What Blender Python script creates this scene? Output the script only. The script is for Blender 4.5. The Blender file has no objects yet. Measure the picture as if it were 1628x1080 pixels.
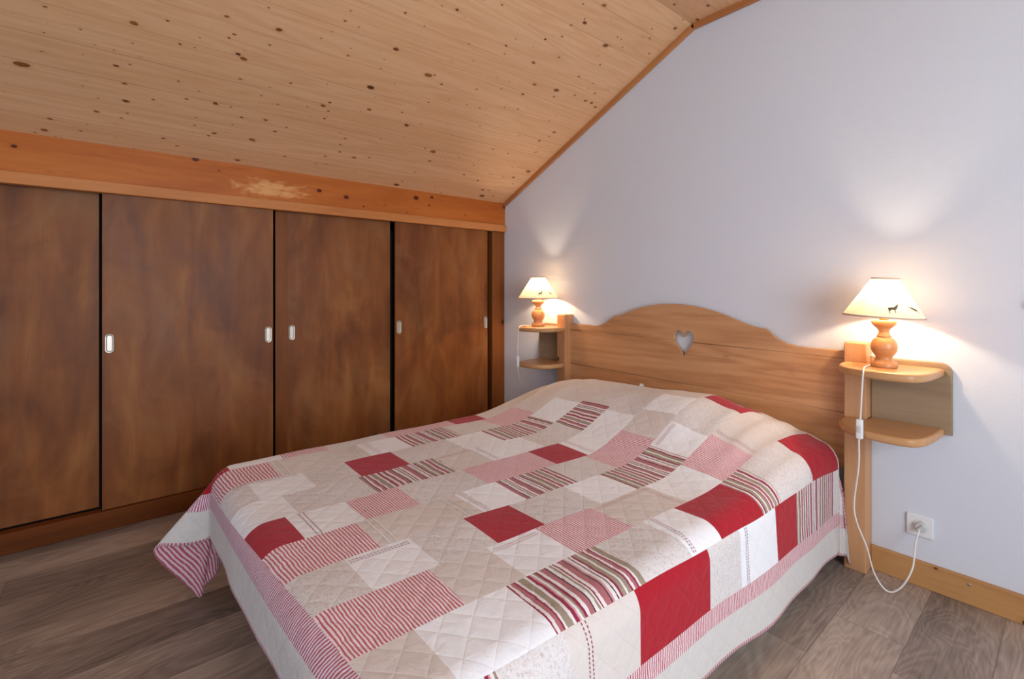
import bpy, bmesh, math, random
from mathutils import Vector, Matrix
S = bpy.context.scene
COL = S.collection
PI = math.pi
random.seed(4)

# ------------------------------------------------------------------ camera
W, H = 1628, 1080
F_PX, CY = 755.2, 459.5
YAW = math.radians(50.2)
cam = bpy.data.cameras.new('camera')
cam.sensor_width = 36.0
cam.sensor_fit = 'HORIZONTAL'
cam.lens = F_PX * 36.0 / W
cam.shift_y = -(H / 2 - CY) / W
cam.clip_start = 0.05
co = bpy.data.objects.new('camera', cam)
COL.objects.link(co)
co.location = (2.969, -2.400, 1.15)
co.rotation_euler = (PI / 2, 0, YAW)
S.camera = co
S.view_settings.view_transform = 'Standard'
S.view_settings.look = 'None'
S.view_settings.gamma = 1
S.view_settings.use_curve_mapping = False
S.view_settings.exposure = 0.62

# ------------------------------------------------------------------ world + daylight
world = bpy.data.worlds.new('sky')
S.world = world
world.use_nodes = True
bg = world.node_tree.nodes['Background']
bg.inputs[0].default_value = (0.62, 0.78, 1.0, 1)
bg.inputs[1].default_value = 1.3

def area(name, loc, rot, sx, sy, power, col):
    l = bpy.data.lights.new(name, 'AREA')
    l.shape = 'RECTANGLE'; l.size = sx; l.size_y = sy
    l.energy = power; l.color = col
    o = bpy.data.objects.new(name, l); COL.objects.link(o)
    o.location = loc; o.rotation_euler = rot
    return o
# daylight entering the side window (x = 4.6) and the glazed door behind the camera (y = -4.6)
area('daylight_side_window', (4.78, -1.95, 1.35), (0, PI / 2, 0), 1.7, 1.9, 60, (0.84, 0.92, 1.0))
area('daylight_glazed_door', (2.1, -4.78, 1.2), (PI / 2, 0, PI), 2.0, 2.1, 185, (0.60, 0.79, 1.0))

# ------------------------------------------------------------------ helpers
def lin(r, g, b):
    f = lambda c: (c / 255) / 12.92 if c / 255 <= 0.04045 else ((c / 255 + 0.055) / 1.055) ** 2.4
    return (f(r), f(g), f(b), 1)

def tag(o, label=None, cat=None, group=None, kind=None):
    if label: o['label'] = label
    if cat: o['category'] = cat
    if group: o['group'] = group
    if kind: o['kind'] = kind
    return o

def empty(name, loc=(0, 0, 0), label=None, cat=None, group=None):
    o = bpy.data.objects.new(name, None); COL.objects.link(o)
    o.location = loc; o.empty_display_size = 0.05
    return tag(o, label, cat, group)

def obj(name, bm, mats, parent=None, smooth=False, loc=None):
    """link a bmesh as one object; vertices are in world space, moved into the parent's space"""
    me = bpy.data.meshes.new(name)
    if isinstance(bm, bmesh.types.BMesh):
        bmesh.ops.recalc_face_normals(bm, faces=bm.faces)
        bm.to_mesh(me); bm.free()
    else:
        me = bm
    if not isinstance(mats, (list, tuple)): mats = [mats]
    if len(me.materials) == 0:
        for m in mats: me.materials.append(m)
    if smooth:
        for p in me.polygons: p.use_smooth = True
    o = bpy.data.objects.new(name, me); COL.objects.link(o)
    if parent is not None:
        o.parent = parent
        off = Vector((0, 0, 0)); q = parent
        while q is not None:
            off += Vector(q.location); q = q.parent
        if loc is None:
            o.location = -off
        else:
            o.location = Vector(loc) - off
    elif loc is not None:
        o.location = loc
    return o

def part_local(name, bm, mats, parent, at, smooth=False):
    """vertices local; origin placed at world point `at`"""
    return obj(name, bm, mats, parent, smooth, loc=at)

def box(bm, x0, x1, y0, y1, z0, z1, bev=0.0, seg=2):
    vs = [bm.verts.new((x, y, z)) for x in (x0, x1) for y in (y0, y1) for z in (z0, z1)]
    idx = [(0, 1, 3, 2), (4, 6, 7, 5), (0, 4, 5, 1), (2, 3, 7, 6), (0, 2, 6, 4), (1, 5, 7, 3)]
    fs = [bm.faces.new([vs[i] for i in f]) for f in idx]
    if bev > 0:
        es = list({e for f in fs for e in f.edges})
        bmesh.ops.bevel(bm, geom=es, offset=bev, segments=seg, profile=0.5, affect='EDGES')
    return bm

def bx(*a, **k):
    return box(bmesh.new(), *a, **k)

def prism_y(bm, pts, y0, y1):
    """profile (x,z) extruded along y"""
    a = [bm.verts.new((x, y0, z)) for x, z in pts]
    b = [bm.verts.new((x, y1, z)) for x, z in pts]
    n = len(pts)
    bm.faces.new(a); bm.faces.new(b[::-1])
    for i in range(n):
        bm.faces.new((a[i], b[i], b[(i + 1) % n], a[(i + 1) % n]))
    return bm

def lathe(bm, prof, n=40, cx=0, cy=0, cz=0, caps=True):
    rings = []
    for r, z in prof:
        rings.append([bm.verts.new((cx + r * math.cos(2 * PI * i / n), cy + r * math.sin(2 * PI * i / n), cz + z)) for i in range(n)])
    for a, b in zip(rings, rings[1:]):
        for i in range(n):
            bm.faces.new((a[i], a[(i + 1) % n], b[(i + 1) % n], b[i]))
    if caps:
        bm.faces.new(rings[0][::-1]); bm.faces.new(rings[-1])
    return bm

def catmull(pts, n=8):
    P = [Vector(p) for p in pts]
    P = [2 * P[0] - P[1]] + P + [2 * P[-1] - P[-2]]
    out = []
    for i in range(1, len(P) - 2):
        a, b, c, d = P[i - 1], P[i], P[i + 1], P[i + 2]
        for k in range(n):
            t = k / n
            out.append(0.5 * ((2 * b) + (c - a) * t + (2 * a - 5 * b + 4 * c - d) * t * t + (3 * b - a - 3 * c + d) * t ** 3))
    out.append(P[-2])
    return out

def tube(bm, pts, r, n=10):
    rings = []
    up = Vector((0.3, 0.2, 1)).normalized()
    for i, p in enumerate(pts):
        t = (pts[min(i + 1, len(pts) - 1)] - pts[max(i - 1, 0)]).normalized()
        s = t.cross(up)
        if s.length < 1e-3: s = t.cross(Vector((1, 0, 0)))
        s.normalize(); u = s.cross(t)
        rings.append([bm.verts.new(p + r * (math.cos(2 * PI * k / n) * s + math.sin(2 * PI * k / n) * u)) for k in range(n)])
    for a, b in zip(rings, rings[1:]):
        for i in range(n):
            bm.faces.new((a[i], a[(i + 1) % n], b[(i + 1) % n], b[i]))
    bm.faces.new(rings[0][::-1]); bm.faces.new(rings[-1])
    return bm

def slab2d(outline, holes, depth, bev, plane='xz', at=0.0):
    """2D outline (+ holes) -> bevelled solid mesh; plane xz: extruded along y centred on `at`; plane xy: along z"""
    cu = bpy.data.curves.new('tmp_outline', 'CURVE')
    cu.dimensions = '2D'; cu.fill_mode = 'BOTH'
    for pl in [outline] + holes:
        sp = cu.splines.new('POLY'); sp.points.add(len(pl) - 1)
        for p, q in zip(sp.points, pl): p.co = (q[0], q[1], 0, 1)
        sp.use_cyclic_u = True
    cu.extrude = depth / 2 - bev; cu.bevel_depth = bev; cu.bevel_resolution = 2
    cu.offset = -bev
    o = bpy.data.objects.new('tmp_outline', cu); COL.objects.link(o)
    dg = bpy.context.evaluated_depsgraph_get(); dg.update()
    me = bpy.data.meshes.new_from_object(o.evaluated_get(dg))
    bpy.data.objects.remove(o); bpy.data.curves.remove(cu)
    me.materials.clear()
    if plane == 'xz':
        me.transform(Matrix(((1, 0, 0, 0), (0, 0, -1, at), (0, 1, 0, 0), (0, 0, 0, 1))))
    else:
        me.transform(Matrix.Translation((0, 0, at)))
    return me

# ------------------------------------------------------------------ materials
class NT:
    def __init__(self, name):
        self.m = bpy.data.materials.new(name); self.m.use_nodes = True
        self.t = self.m.node_tree; self.N = self.t.nodes; self.L = self.t.links
        self.bsdf = self.N['Principled BSDF']
    def n(self, typ, **kw):
        nd = self.N.new(typ)
        for k, v in kw.items():
            if k.startswith('i_'):
                key = k[2:]
                key = int(key) if key.isdigit() else key.replace('_', ' ')
                self.put(nd.inputs[key], v)
            else: setattr(nd, k, v)
        return nd
    def put(self, sock, v):
        if isinstance(v, bpy.types.NodeSocket): self.L.new(v, sock)
        else: sock.default_value = v
    def math(self, op, a, b=0.0, c=None, clamp=False):
        nd = self.N.new('ShaderNodeMath'); nd.operation = op; nd.use_clamp = clamp
        self.put(nd.inputs[0], a); self.put(nd.inputs[1], b)
        if c is not None: self.put(nd.inputs[2], c)
        return nd.outputs[0]
    def mix(self, f, a, b, mode='MIX'):
        nd = self.N.new('ShaderNodeMix'); nd.data_type = 'RGBA'; nd.blend_type = mode
        self.put(nd.inputs[0], f); self.put(nd.inputs[6], a); self.put(nd.inputs[7], b)
        return nd.outputs[2]
    def ramp(self, f, stops, interp='LINEAR'):
        nd = self.N.new('ShaderNodeValToRGB'); cr = nd.color_ramp; cr.interpolation = interp
        while len(cr.elements) < len(stops): cr.elements.new(0.5)
        for e, (p, c) in zip(cr.elements, stops):
            e.position = p; e.color = c if len(c) == 4 else (*c, 1)
        self.put(nd.inputs[0], f)
        return nd.outputs[0]
    def coords(self, kind='Object', scale=(1, 1, 1), loc=(0, 0, 0)):
        tc = self.N.new('ShaderNodeTexCoord'); mp = self.N.new('ShaderNodeMapping')
        mp.inputs['Scale'].default_value = scale; mp.inputs['Location'].default_value = loc
        self.L.new(tc.outputs[kind], mp.inputs[0])
        return mp.outputs[0]
    def noise(self, v, scale=5, detail=4, rough=0.55, dist=0.0):
        nd = self.N.new('ShaderNodeTexNoise'); self.put(nd.inputs['Vector'], v)
        nd.inputs['Scale'].default_value = scale; nd.inputs['Detail'].default_value = detail
        nd.inputs['Roughness'].default_value = rough; nd.inputs['Distortion'].default_value = dist
        return nd.outputs[0]
    def sep(self, v):
        nd = self.N.new('ShaderNodeSeparateXYZ'); self.L.new(v, nd.inputs[0]); return nd.outputs
    def comb(self, x=0.0, y=0.0, z=0.0):
        nd = self.N.new('ShaderNodeCombineXYZ')
        self.put(nd.inputs[0], x); self.put(nd.inputs[1], y); self.put(nd.inputs[2], z)
        return nd.outputs[0]
    def bump(self, h, strength=0.3, dist=0.01):
        nd = self.N.new('ShaderNodeBump'); nd.inputs['Strength'].default_value = strength
        nd.inputs['Distance'].default_value = dist
        self.L.new(h, nd.inputs['Height']); self.L.new(nd.outputs[0], self.bsdf.inputs['Normal'])
    def out(self, col, rough=0.5, spec=0.5, coat=None):
        self.put(self.bsdf.inputs['Base Color'], col); self.put(self.bsdf.inputs['Roughness'], rough)
        self.bsdf.inputs['Specular IOR Level'].default_value = spec
        if coat: self.bsdf.inputs['Coat Weight'].default_value = coat
        return self.m

def plain(name, col, rough=0.5, metal=0.0, spec=0.5):
    k = NT(name)
    nz = k.noise(k.coords(scale=(1, 1, 1)), 40, 3)
    c = k.mix(k.math('MULTIPLY', nz, 0.12), col, tuple(x * 0.8 for x in col[:3]) + (1,))
    k.bsdf.inputs['Metallic'].default_value = metal
    return k.out(c, rough, spec)

def wood(name, light, mid, dark, axis='x', rough=0.45, knots=0.0, knot_scale=7.0, knot_size=0.1, knot_col=None,
         grain=1.0, ring=9.0, spec=0.4, var=0.35, offs=(0, 0, 0), coat=None, bump=0.08):
    """planed softwood with long grain along `axis`, optional knots"""
    k = NT(name)
    st = {'x': (0.085, 1, 1), 'y': (1, 0.085, 1), 'z': (1, 1, 0.085)}[axis]
    v = k.coords(scale=st, loc=offs)
    big = k.noise(v, 3.2, 3, 0.5, 0.6)
    fine = k.noise(v, 55 * grain, 4, 0.65, 0.3)
    wv = k.math('SINE', k.math('MULTIPLY', k.math('ADD', big, k.math('MULTIPLY', fine, 0.03)), ring * 6.283))
    g = k.math('MULTIPLY_ADD', wv, 0.16, 0.5)
    g = k.math('ADD', k.math('MULTIPLY', g, 0.6), k.math('MULTIPLY', fine, 0.4))
    col = k.ramp(g, [(0.25, dark), (0.48, mid), (0.78, light)])
    patch = k.noise(v, 1.6, 2)
    col = k.mix(k.math('MULTIPLY', k.math('SUBTRACT', patch, 0.35, clamp=True), var * 2.2, clamp=True), col, mid)
    if knots > 0:
        xyz = k.sep(k.coords(loc=offs))
        kv = {'x': lambda: k.comb(k.math('MULTIPLY', xyz[0], 0.7), xyz[2], 0.0), 'y': lambda: k.comb(k.math('MULTIPLY', xyz[1], 0.7), xyz[2], 0.0),
              'z': lambda: k.comb(k.math('ADD', xyz[0], xyz[1]), k.math('MULTIPLY', xyz[2], 0.7), 0.0)}[axis]()
        vo = k.n('ShaderNodeTexVoronoi', voronoi_dimensions='2D', i_Vector=kv, i_Scale=knot_scale)
        vo.inputs['Randomness'].default_value = 1.0
        rnd = k.sep(vo.outputs['Color'])
        size = k.math('MULTIPLY', k.math('SUBTRACT', rnd[0], 1 - knots, clamp=True), knot_size / max(knots, 0.01))
        d = k.math('SUBTRACT', vo.outputs['Distance'], size)
        core = k.math('MULTIPLY', d, -60, clamp=True)
        halo = k.math('MULTIPLY', k.math('SUBTRACT', 0.09, d), 9, clamp=True)
        halo = k.math('MULTIPLY', halo, k.math('GREATER_THAN', size, 0.004))
        kc = knot_col or tuple(x * 0.25 for x in dark[:3]) + (1,)
        col = k.mix(k.math('MULTIPLY', halo, 0.45), col, dark)
        col = k.mix(core, col, kc)
    k.bump(fine, bump, 0.002)
    return k.out(col, rough, spec, coat)

# warm honey pine of the headboard and shelves
HB_L, HB_M, HB_D = lin(214, 166, 122), lin(198, 146, 102), lin(168, 114, 74)
M_head = wood('honey_pine_along_x', HB_L, HB_M, HB_D, 'x', 0.42, knots=0.22, knot_scale=4.6, knot_size=0.05, ring=13, var=0.2)
M_post = wood('honey_pine_along_z', HB_L, HB_M, HB_D, 'z', 0.42, knots=0.12, knot_scale=5, knot_size=0.06, ring=3)
M_shelf = wood('honey_pine_shelf', lin(212, 165, 115), lin(196, 146, 98), lin(168, 116, 72), 'x', 0.35, ring=4)
M_plate = wood('grey_stained_back_panel', lin(176, 152, 122), lin(156, 131, 102), lin(132, 106, 80), 'x', 0.45, ring=4, var=0.1)
M_lampwood = wood('turned_pine', lin(214, 160, 108), lin(196, 138, 88), lin(170, 112, 66), 'x', 0.3, ring=4, coat=0.3)
M_base = wood('baseboard_pine', lin(205, 158, 104), lin(188, 138, 84), lin(162, 108, 60), 'x', 0.4, knots=0.3, knot_scale=7, knot_size=0.1, ring=3)
M_trimslope = wood('trim_pine', lin(205, 145, 90), lin(186, 122, 70), lin(160, 96, 52), 'x', 0.4, ring=3)
M_beam = wood('orange_varnished_beam', lin(206, 128, 58), lin(186, 104, 42), lin(156, 78, 28), 'y', 0.42, knots=0.6, knot_scale=9,
              knot_size=0.13, knot_col=lin(86, 34, 18), ring=3, spec=0.2)
M_headtrim = wood('wardrobe_head_trim', lin(212, 146, 88), lin(196, 126, 70), lin(168, 100, 52), 'y', 0.42, knots=0.12, knot_scale=9, ring=3, spec=0.2)

def door_mat(name, offs):
    k = NT(name)
    v = k.coords(scale=(1, 1, 0.32), loc=offs)
    cl = k.noise(v, 4.5, 3, 0.55, 0.8)
    cl2 = k.noise(k.coords(scale=(1, 1.3, 0.3), loc=offs), 6, 2, 0.5, 1.0)
    fine = k.noise(k.coords(scale=(1, 1, 0.03), loc=offs), 160, 3)
    g = k.math('ADD', k.math('MULTIPLY', cl, 0.55), k.math('MULTIPLY', cl2, 0.45))
    g = k.math('ADD', g, k.math('MULTIPLY', k.math('SUBTRACT', fine, 0.5), 0.08))
    col = k.ramp(g, [(0.34, lin(106, 58, 25)), (0.46, lin(125, 71, 31)), (0.56, lin(138, 82, 37)), (0.68, lin(158, 102, 53))])
    vo = k.n('ShaderNodeTexVoronoi', i_Vector=k.coords(scale=(1, 1, 0.6), loc=offs), i_Scale=2.6)
    d = k.math('MULTIPLY', k.math('SUBTRACT', 0.055, vo.outputs['Distance']), 12, clamp=True)
    blot = k.noise(k.coords(scale=(1, 1.0, 0.75), loc=offs), 3.3, 4, 0.6, 0.9)
    col = k.mix(k.math('MULTIPLY', k.math('SUBTRACT', blot, 0.5, clamp=True), 2.1, clamp=True), col, lin(150, 106, 66))
    col = k.mix(k.math('MULTIPLY', k.math('SUBTRACT', 0.46, blot, clamp=True), 2.4, clamp=True), col, lin(92, 46, 20))
    col = k.mix(k.math('MULTIPLY', d, 0.5), col, lin(70, 32, 12))
    k.bump(cl, 0.05, 0.01)
    return k.out(col, k.math('MULTIPLY_ADD', cl, 0.2, 0.36), 0.28)
M_door = [door_mat('stained_plywood_%s' % s, (i * 3.7, i * 1.3, i * 2.1)) for i, s in enumerate(('a', 'b', 'c', 'd'))]
M_lip = wood('stained_edge_strip', lin(146, 88, 42), lin(128, 74, 34), lin(104, 56, 24), 'z', 0.45, knots=0.2, knot_scale=4, ring=3, spec=0.2)
M_plinth = wood('stained_plinth', lin(122, 66, 26), lin(104, 54, 20), lin(78, 38, 14), 'y', 0.5, knots=0.2, knot_scale=4, ring=3, spec=0.15)
M_dark = plain('painted_interior_shade', (0.01, 0.006, 0.004, 1), 0.9)
M_steel = plain('brushed_steel', lin(205, 196, 182), 0.4, 1.0)
M_recess_shade = plain('steel_recess_shade', lin(70, 58, 48), 0.6, 0.6)  # darkened steel, shade inside the pull recess put into the colour
M_white = plain('white_plastic', lin(238, 240, 240), 0.35)
M_plug = plain('pale_grey_plastic', lin(205, 208, 205), 0.4)

# wall paint (very fine orange peel)
k = NT('white_wall_paint')
nz = k.noise(k.coords(), 140, 3, 0.6)
k.bump(nz, 0.22, 0.004)
M_wall = k.out(k.mix(k.math('MULTIPLY', nz, 0.1), lin(221, 226, 235), lin(212, 217, 227)), 0.85, 0.2)

# ceiling: tongue-and-groove pine boards, uv.x across the slope (m), uv.y along the boards (m)
k = NT('pine_ceiling_boards')
uv = k.n('ShaderNodeUVMap').outputs[0]
sx = k.sep(uv)
bw = 0.150
bi = k.math('FLOOR', k.math('DIVIDE', sx[0], bw))
wn = k.n('ShaderNodeTexWhiteNoise', noise_dimensions='1D', i_W=bi)
rnd = wn.outputs[0]
gv = k.comb(k.math('ADD', sx[0], k.math('MULTIPLY', rnd, 7)), k.math('MULTIPLY_ADD', sx[1], 0.07, k.math('MULTIPLY', rnd, 19)), bi)
big = k.noise(gv, 5.5, 3, 0.5, 0.5)
fine = k.noise(gv, 70, 4, 0.6)
wv = k.math('SINE', k.math('MULTIPLY', big, 75))
g = k.math('ADD', k.math('MULTIPLY_ADD', wv, 0.07, 0.3), k.math('MULTIPLY', fine, 0.36))
col = k.ramp(g, [(0.25, lin(212, 160, 114)), (0.47, lin(226, 180, 136)), (0.70, lin(234, 194, 152))])
col = k.mix(k.math('MULTIPLY', rnd, 0.30), col, lin(204, 150, 102))
# clustered dark knots
kv = k.comb(sx[0], k.math('MULTIPLY', sx[1], 0.62), 0.0)
warp = k.noise(kv, 26, 2)
kv2 = k.comb(k.math('ADD', sx[0], k.math('MULTIPLY', warp, 0.012)), k.math('MULTIPLY_ADD', sx[1], 0.62, k.math('MULTIPLY', warp, 0.016)), 0.0)
for (sc, prob, size, off) in ((5.6, 0.72, 0.088, 0.0), (10.0, 0.55, 0.10, 5.3), (17.0, 0.40, 0.10, 9.1)):
    vo = k.n('ShaderNodeTexVoronoi', voronoi_dimensions='2D', i_Vector=kv2, i_Scale=sc)
    if off:
        mp = k.n('ShaderNodeMapping'); mp.inputs['Location'].default_value = (off, off, 0)
        k.L.new(kv2, mp.inputs[0]); k.L.new(mp.outputs[0], vo.inputs['Vector'])
    cr = k.sep(vo.outputs['Color'])
    sz = k.math('MULTIPLY', k.math('POWER', k.math('MULTIPLY', k.math('SUBTRACT', cr[0], 1 - prob, clamp=True), 1 / prob), 2.2), size)
    d = k.math('SUBTRACT', vo.outputs['Distance'], sz)
    on_ = k.math('GREATER_THAN', sz, 0.006)
    halo = k.math('MULTIPLY', k.math('MULTIPLY', k.math('SUBTRACT', 0.07, d), 10, clamp=True), on_)
    core = k.math('MULTIPLY', k.math('MULTIPLY', d, -70, clamp=True), on_)
    col = k.mix(k.math('MULTIPLY', halo, 0.28), col, lin(190, 128, 76))
    col = k.mix(core, col, k.ramp(cr[1], [(0.0, lin(92, 50, 22)), (1.0, lin(150, 92, 48))]))
# board joints
fr = k.math('FRACT', k.math('DIVIDE', sx[0], bw))
jd = k.math('MINIMUM', fr, k.math('SUBTRACT', 1.0, fr))
joint = k.math('LESS_THAN', jd, k.math('MULTIPLY_ADD', rnd, 0.006, 0.003))
col = k.mix(k.math('MULTIPLY', joint, k.math('MULTIPLY_ADD', rnd, 0.5, 0.15)), col, lin(120, 72, 36))
k.bump(k.math('SUBTRACT', k.math('MULTIPLY', fine, 0.1), joint), 0.3, 0.003)
M_ceil = k.out(col, 0.42, 0.35)

# floor: grey-brown oak vinyl planks running along y
k = NT('oak_vinyl_planks')
uv = k.coords('Object')
sx = k.sep(uv)
pw, plen = 0.195, 1.25
px = k.math('DIVIDE', k.math('SUBTRACT', sx[0], 2.41 - 40 * pw), pw)
pi_ = k.math('FLOOR', px)
r1 = k.n('ShaderNodeTexWhiteNoise', noise_dimensions='1D', i_W=pi_).outputs[0]
py = k.math('DIVIDE', k.math('ADD', sx[1], k.math('MULTIPLY', r1, 3.1)), plen)
pj = k.math('FLOOR', py)
r2n = k.n('ShaderNodeTexWhiteNoise', noise_dimensions='2D', i_Vector=k.comb(pi_, pj, 0.0))
r2 = r2n.outputs[0]
gv = k.comb(k.math('ADD', sx[0], k.math('MULTIPLY', r2, 11)), k.math('MULTIPLY_ADD', sx[1], 0.28, k.math('MULTIPLY', r2, 23)), r2)
cath = k.noise(gv, 3.6, 2, 0.45, 1.4)
fine = k.noise(k.comb(k.math('ADD', sx[0], r2), k.math('MULTIPLY', sx[1], 0.06), r2), 130, 3, 0.6)
wv = k.math('SINE', k.math('MULTIPLY', cath, 110))
cloud = k.noise(gv, 2.6, 3, 0.6, 0.5)
g = k.math('ADD', k.math('MULTIPLY', cloud, 0.62), k.math('ADD', k.math('MULTIPLY', wv, 0.032), k.math('MULTIPLY', fine, 0.30)))
g = k.math('ADD', g, k.math('MULTIPLY_ADD', r2, 0.14, -0.07))
col = k.ramp(g, [(0.28, lin(104, 92, 84)), (0.42, lin(144, 128, 117)), (0.54, lin(172, 155, 142)), (0.70, lin(204, 187, 171))])
fx = k.math('FRACT', px); fy = k.math('FRACT', py)
jx = k.math('MULTIPLY', k.math('MINIMUM', fx, k.math('SUBTRACT', 1.0, fx)), pw)
jy = k.math('MULTIPLY', k.math('MINIMUM', fy, k.math('SUBTRACT', 1.0, fy)), plen)
jn = k.math('LESS_THAN', k.math('MINIMUM', jx, jy), 0.0011)
col = k.mix(k.math('MULTIPLY', jn, 0.6), col, lin(74, 62, 56))
k.bump(k.math('SUBTRACT', k.math('MULTIPLY', fine, 0.3), jn), 0.15, 0.002)
M_floor = k.out(col, 0.42, 0.4)

# ------------------------------------------------------------------ room shell
XR, YB = 4.6, -4.6
KX, KZ, CZ = 1.624, 2.578, 1.835
SL = (KZ - CZ) / KX
zc = lambda x: CZ + SL * x if x < KX else KZ

tag(obj('floor', bx(-0.6, XR, YB, 0, -0.08, 0), M_floor), kind='structure')
bm = bmesh.new()
prism_y(bm, [(-0.6, 0), (XR, 0), (XR, KZ), (KX, KZ), (-0.6, zc(-0.6))], 0.0, 0.12)
tag(obj('wall_right', bm, M_wall), kind='structure')
tag(obj('wall_left', bx(-0.72, -0.6, YB, 0, 0, zc(-0.6)), M_wall), kind='structure')
# back wall with glazed door opening x 1.1..3.1, z 0..2.2
bm = bmesh.new()
prism_y(bm, [(-0.6, 0), (1.1, 0), (1.1, zc(1.1)), (-0.6, zc(-0.6))], YB - 0.12, YB)
box(bm, 3.1, XR, YB - 0.12, YB, 0, KZ)
box(bm, 1.1, 3.1, YB - 0.12, YB, 2.2, 2.32)
prism_y(bm, [(1.1, 2.32), (1.1, zc(1.1)), (KX, KZ), (3.1, KZ), (3.1, 2.32)], YB - 0.12, YB) if zc(1.1) > 2.32 else None
tag(obj('wall_back', bm, M_wall), kind='structure')
# side wall with window y -2.8..-1.1, z .75..2.15
bm = bmesh.new()
box(bm, XR, XR + 0.12, YB, -2.9, 0, KZ); box(bm, XR, XR + 0.12, -1.0, 0, 0, KZ)
box(bm, XR, XR + 0.12, -2.9, -1.0, 0, 0.5); box(bm, XR, XR + 0.12, -2.9, -1.0, 2.2, KZ)
tag(obj('wall_window_side', bm, M_wall), kind='structure')
k = NT('window_glass')
for nd in list(k.N):
    if nd.type == 'BSDF_PRINCIPLED': k.N.remove(nd)
tr = k.n('ShaderNodeBsdfTransparent'); gl = k.n('ShaderNodeBsdfGlossy'); gl.inputs['Roughness'].default_value = 0.02
mx = k.n('ShaderNodeMixShader', i_0=0.06); k.L.new(tr.outputs[0], mx.inputs[1]); k.L.new(gl.outputs[0], mx.inputs[2])
k.L.new(mx.outputs[0], k.N['Material Output'].inputs[0])
M_glass = k.m
def window(name, axis, c, a0, a1, z0, z1):
    bm = bmesh.new()
    def b(u0, u1, w0, w1):
        if axis == 'x': box(bm, c + 0.03, c + 0.09, u0, u1, w0, w1)
        else: box(bm, u0, u1, c - 0.09, c - 0.03, w0, w1)
    t = 0.06; m = (a0 + a1) / 2
    b(a0, a1, z0, z0 + t); b(a0, a1, z1 - t, z1); b(a0, a0 + t, z0, z1); b(a1 - t, a1, z0, z1); b(m - t / 2, m + t / 2, z0, z1)
    o = tag(obj(name, bm, M_head), kind='structure')
    g = bx(c + 0.058, c + 0.062, a0 + t, a1 - t, z0 + t, z1 - t) if axis == 'x' else bx(a0 + t, a1 - t, c - 0.062, c - 0.058, z0 + t, z1 - t)
    obj('pane', g, M_glass, o)
window('window_1', 'x', XR, -2.9, -1.0, 0.5, 2.2)
window('door_1', 'y', YB, 1.1, 3.1, 0.0, 2.2)

# ceiling (sloping part + level part), uv in metres
def ceil_mesh(p0, p1, s0):
    bm = bmesh.new(); L = bm.loops.layers.uv.new('UVMap')
    ln = math.hypot(p1[0] - p0[0], p1[1] - p0[1])
    lo = [bm.verts.new((p0[0], 0.12, p0[1])), bm.verts.new((p1[0], 0.12, p1[1])), bm.verts.new((p1[0], YB - 0.12, p1[1])), bm.verts.new((p0[0], YB - 0.12, p0[1]))]
    hi = [bm.verts.new(v.co + Vector((0, 0, 0.06))) for v in lo]
    fs = [bm.faces.new(lo), bm.faces.new(hi[::-1])]
    for i in range(4): fs.append(bm.faces.new((lo[i], hi[i], hi[(i + 1) % 4], lo[(i + 1) % 4])))
    for f in fs:
        for l in f.loops:
            c = l.vert.co
            l[L].uv = (s0 + (c.x - p0[0]) * ln / (p1[0] - p0[0]), c.y)
    return bm
s_kink = 15 * bw
s_start = s_kink - math.hypot(KX + 0.6, KZ - zc(-0.6))
tag(obj('ceiling', ceil_mesh((-0.6, zc(-0.6)), (KX, KZ), s_start), M_ceil), kind='structure')
tag(obj('ceiling', ceil_mesh((KX, KZ), (XR + 0.12, KZ), s_kink), M_ceil), kind='structure')

# timber beam over the wardrobe, edge trims along the gable wall, baseboard
def worn_patch(mat, centre, r):
    k = NT.__new__(NT); k.m = mat; k.t = mat.node_tree; k.N = k.t.nodes; k.L = k.t.links; k.bsdf = k.N['Principled BSDF']
    src = k.bsdf.inputs['Base Color'].links[0].from_socket
    v = k.coords()
    sub = k.n('ShaderNodeVectorMath', operation='SUBTRACT'); k.L.new(v, sub.inputs[0]); sub.inputs[1].default_value = centre
    mp = k.n('ShaderNodeVectorMath', operation='MULTIPLY'); k.L.new(sub.outputs[0], mp.inputs[0]); mp.inputs[1].default_value = (0.2, 1 / r[0], 1 / r[1])
    ln = k.n('ShaderNodeVectorMath', operation='LENGTH'); k.L.new(mp.outputs[0], ln.inputs[0])
    nz = k.noise(k.coords(scale=(1, 0.35, 1)), 38, 3, 0.6)
    f = k.math('MULTIPLY', k.math('SUBTRACT', k.math('MULTIPLY_ADD', nz, 2.2, -0.35), ln.outputs['Value']), 1.8, clamp=True)
    c = k.mix(k.math('MULTIPLY', f, 0.6), src, lin(240, 186, 124))
    k.L.new(c, k.bsdf.inputs['Base Color'])
worn_patch(M_beam, (0, -1.72, 1.72), (0.26, 0.075))
ZT0, ZT1 = 1.604, 1.658
tag(obj('trim_1', bx(-0.14, 0, YB, 0, ZT1 - 0.02, zc(0) + 0.0, bev=0.0), M_beam), kind='structure')
def slope_trim(name, p0, p1, h=0.030, t=0.022):
    dx, dz = p1[0] - p0[0], p1[1] - p0[1]; ln = math.hypot(dx, dz)
    bm = bx(0, ln, -t, 0, -h, 0, bev=0.004)
    ang = math.atan2(dz, dx)
    o = obj(name, bm, M_trimslope, loc=(p0[0], 0, p0[1]))
    o.rotation_euler = (0, -ang, 0)
    return tag(o, kind='structure')
slope_trim('trim_2', (0.0, CZ), (KX + 0.006, KZ + 0.002))
slope_trim('trim_3', (KX - 0.004, KZ), (XR, KZ))
bb = tag(obj('baseboard_right', bx(2.413, XR, -0.02, 0, 0, 0.098, bev=0.004), M_base), kind='structure')
bm = bmesh.new(); lathe(bm, [(0.0055, 0), (0.005, 0.003), (0.002, 0.004)], 16)
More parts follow.
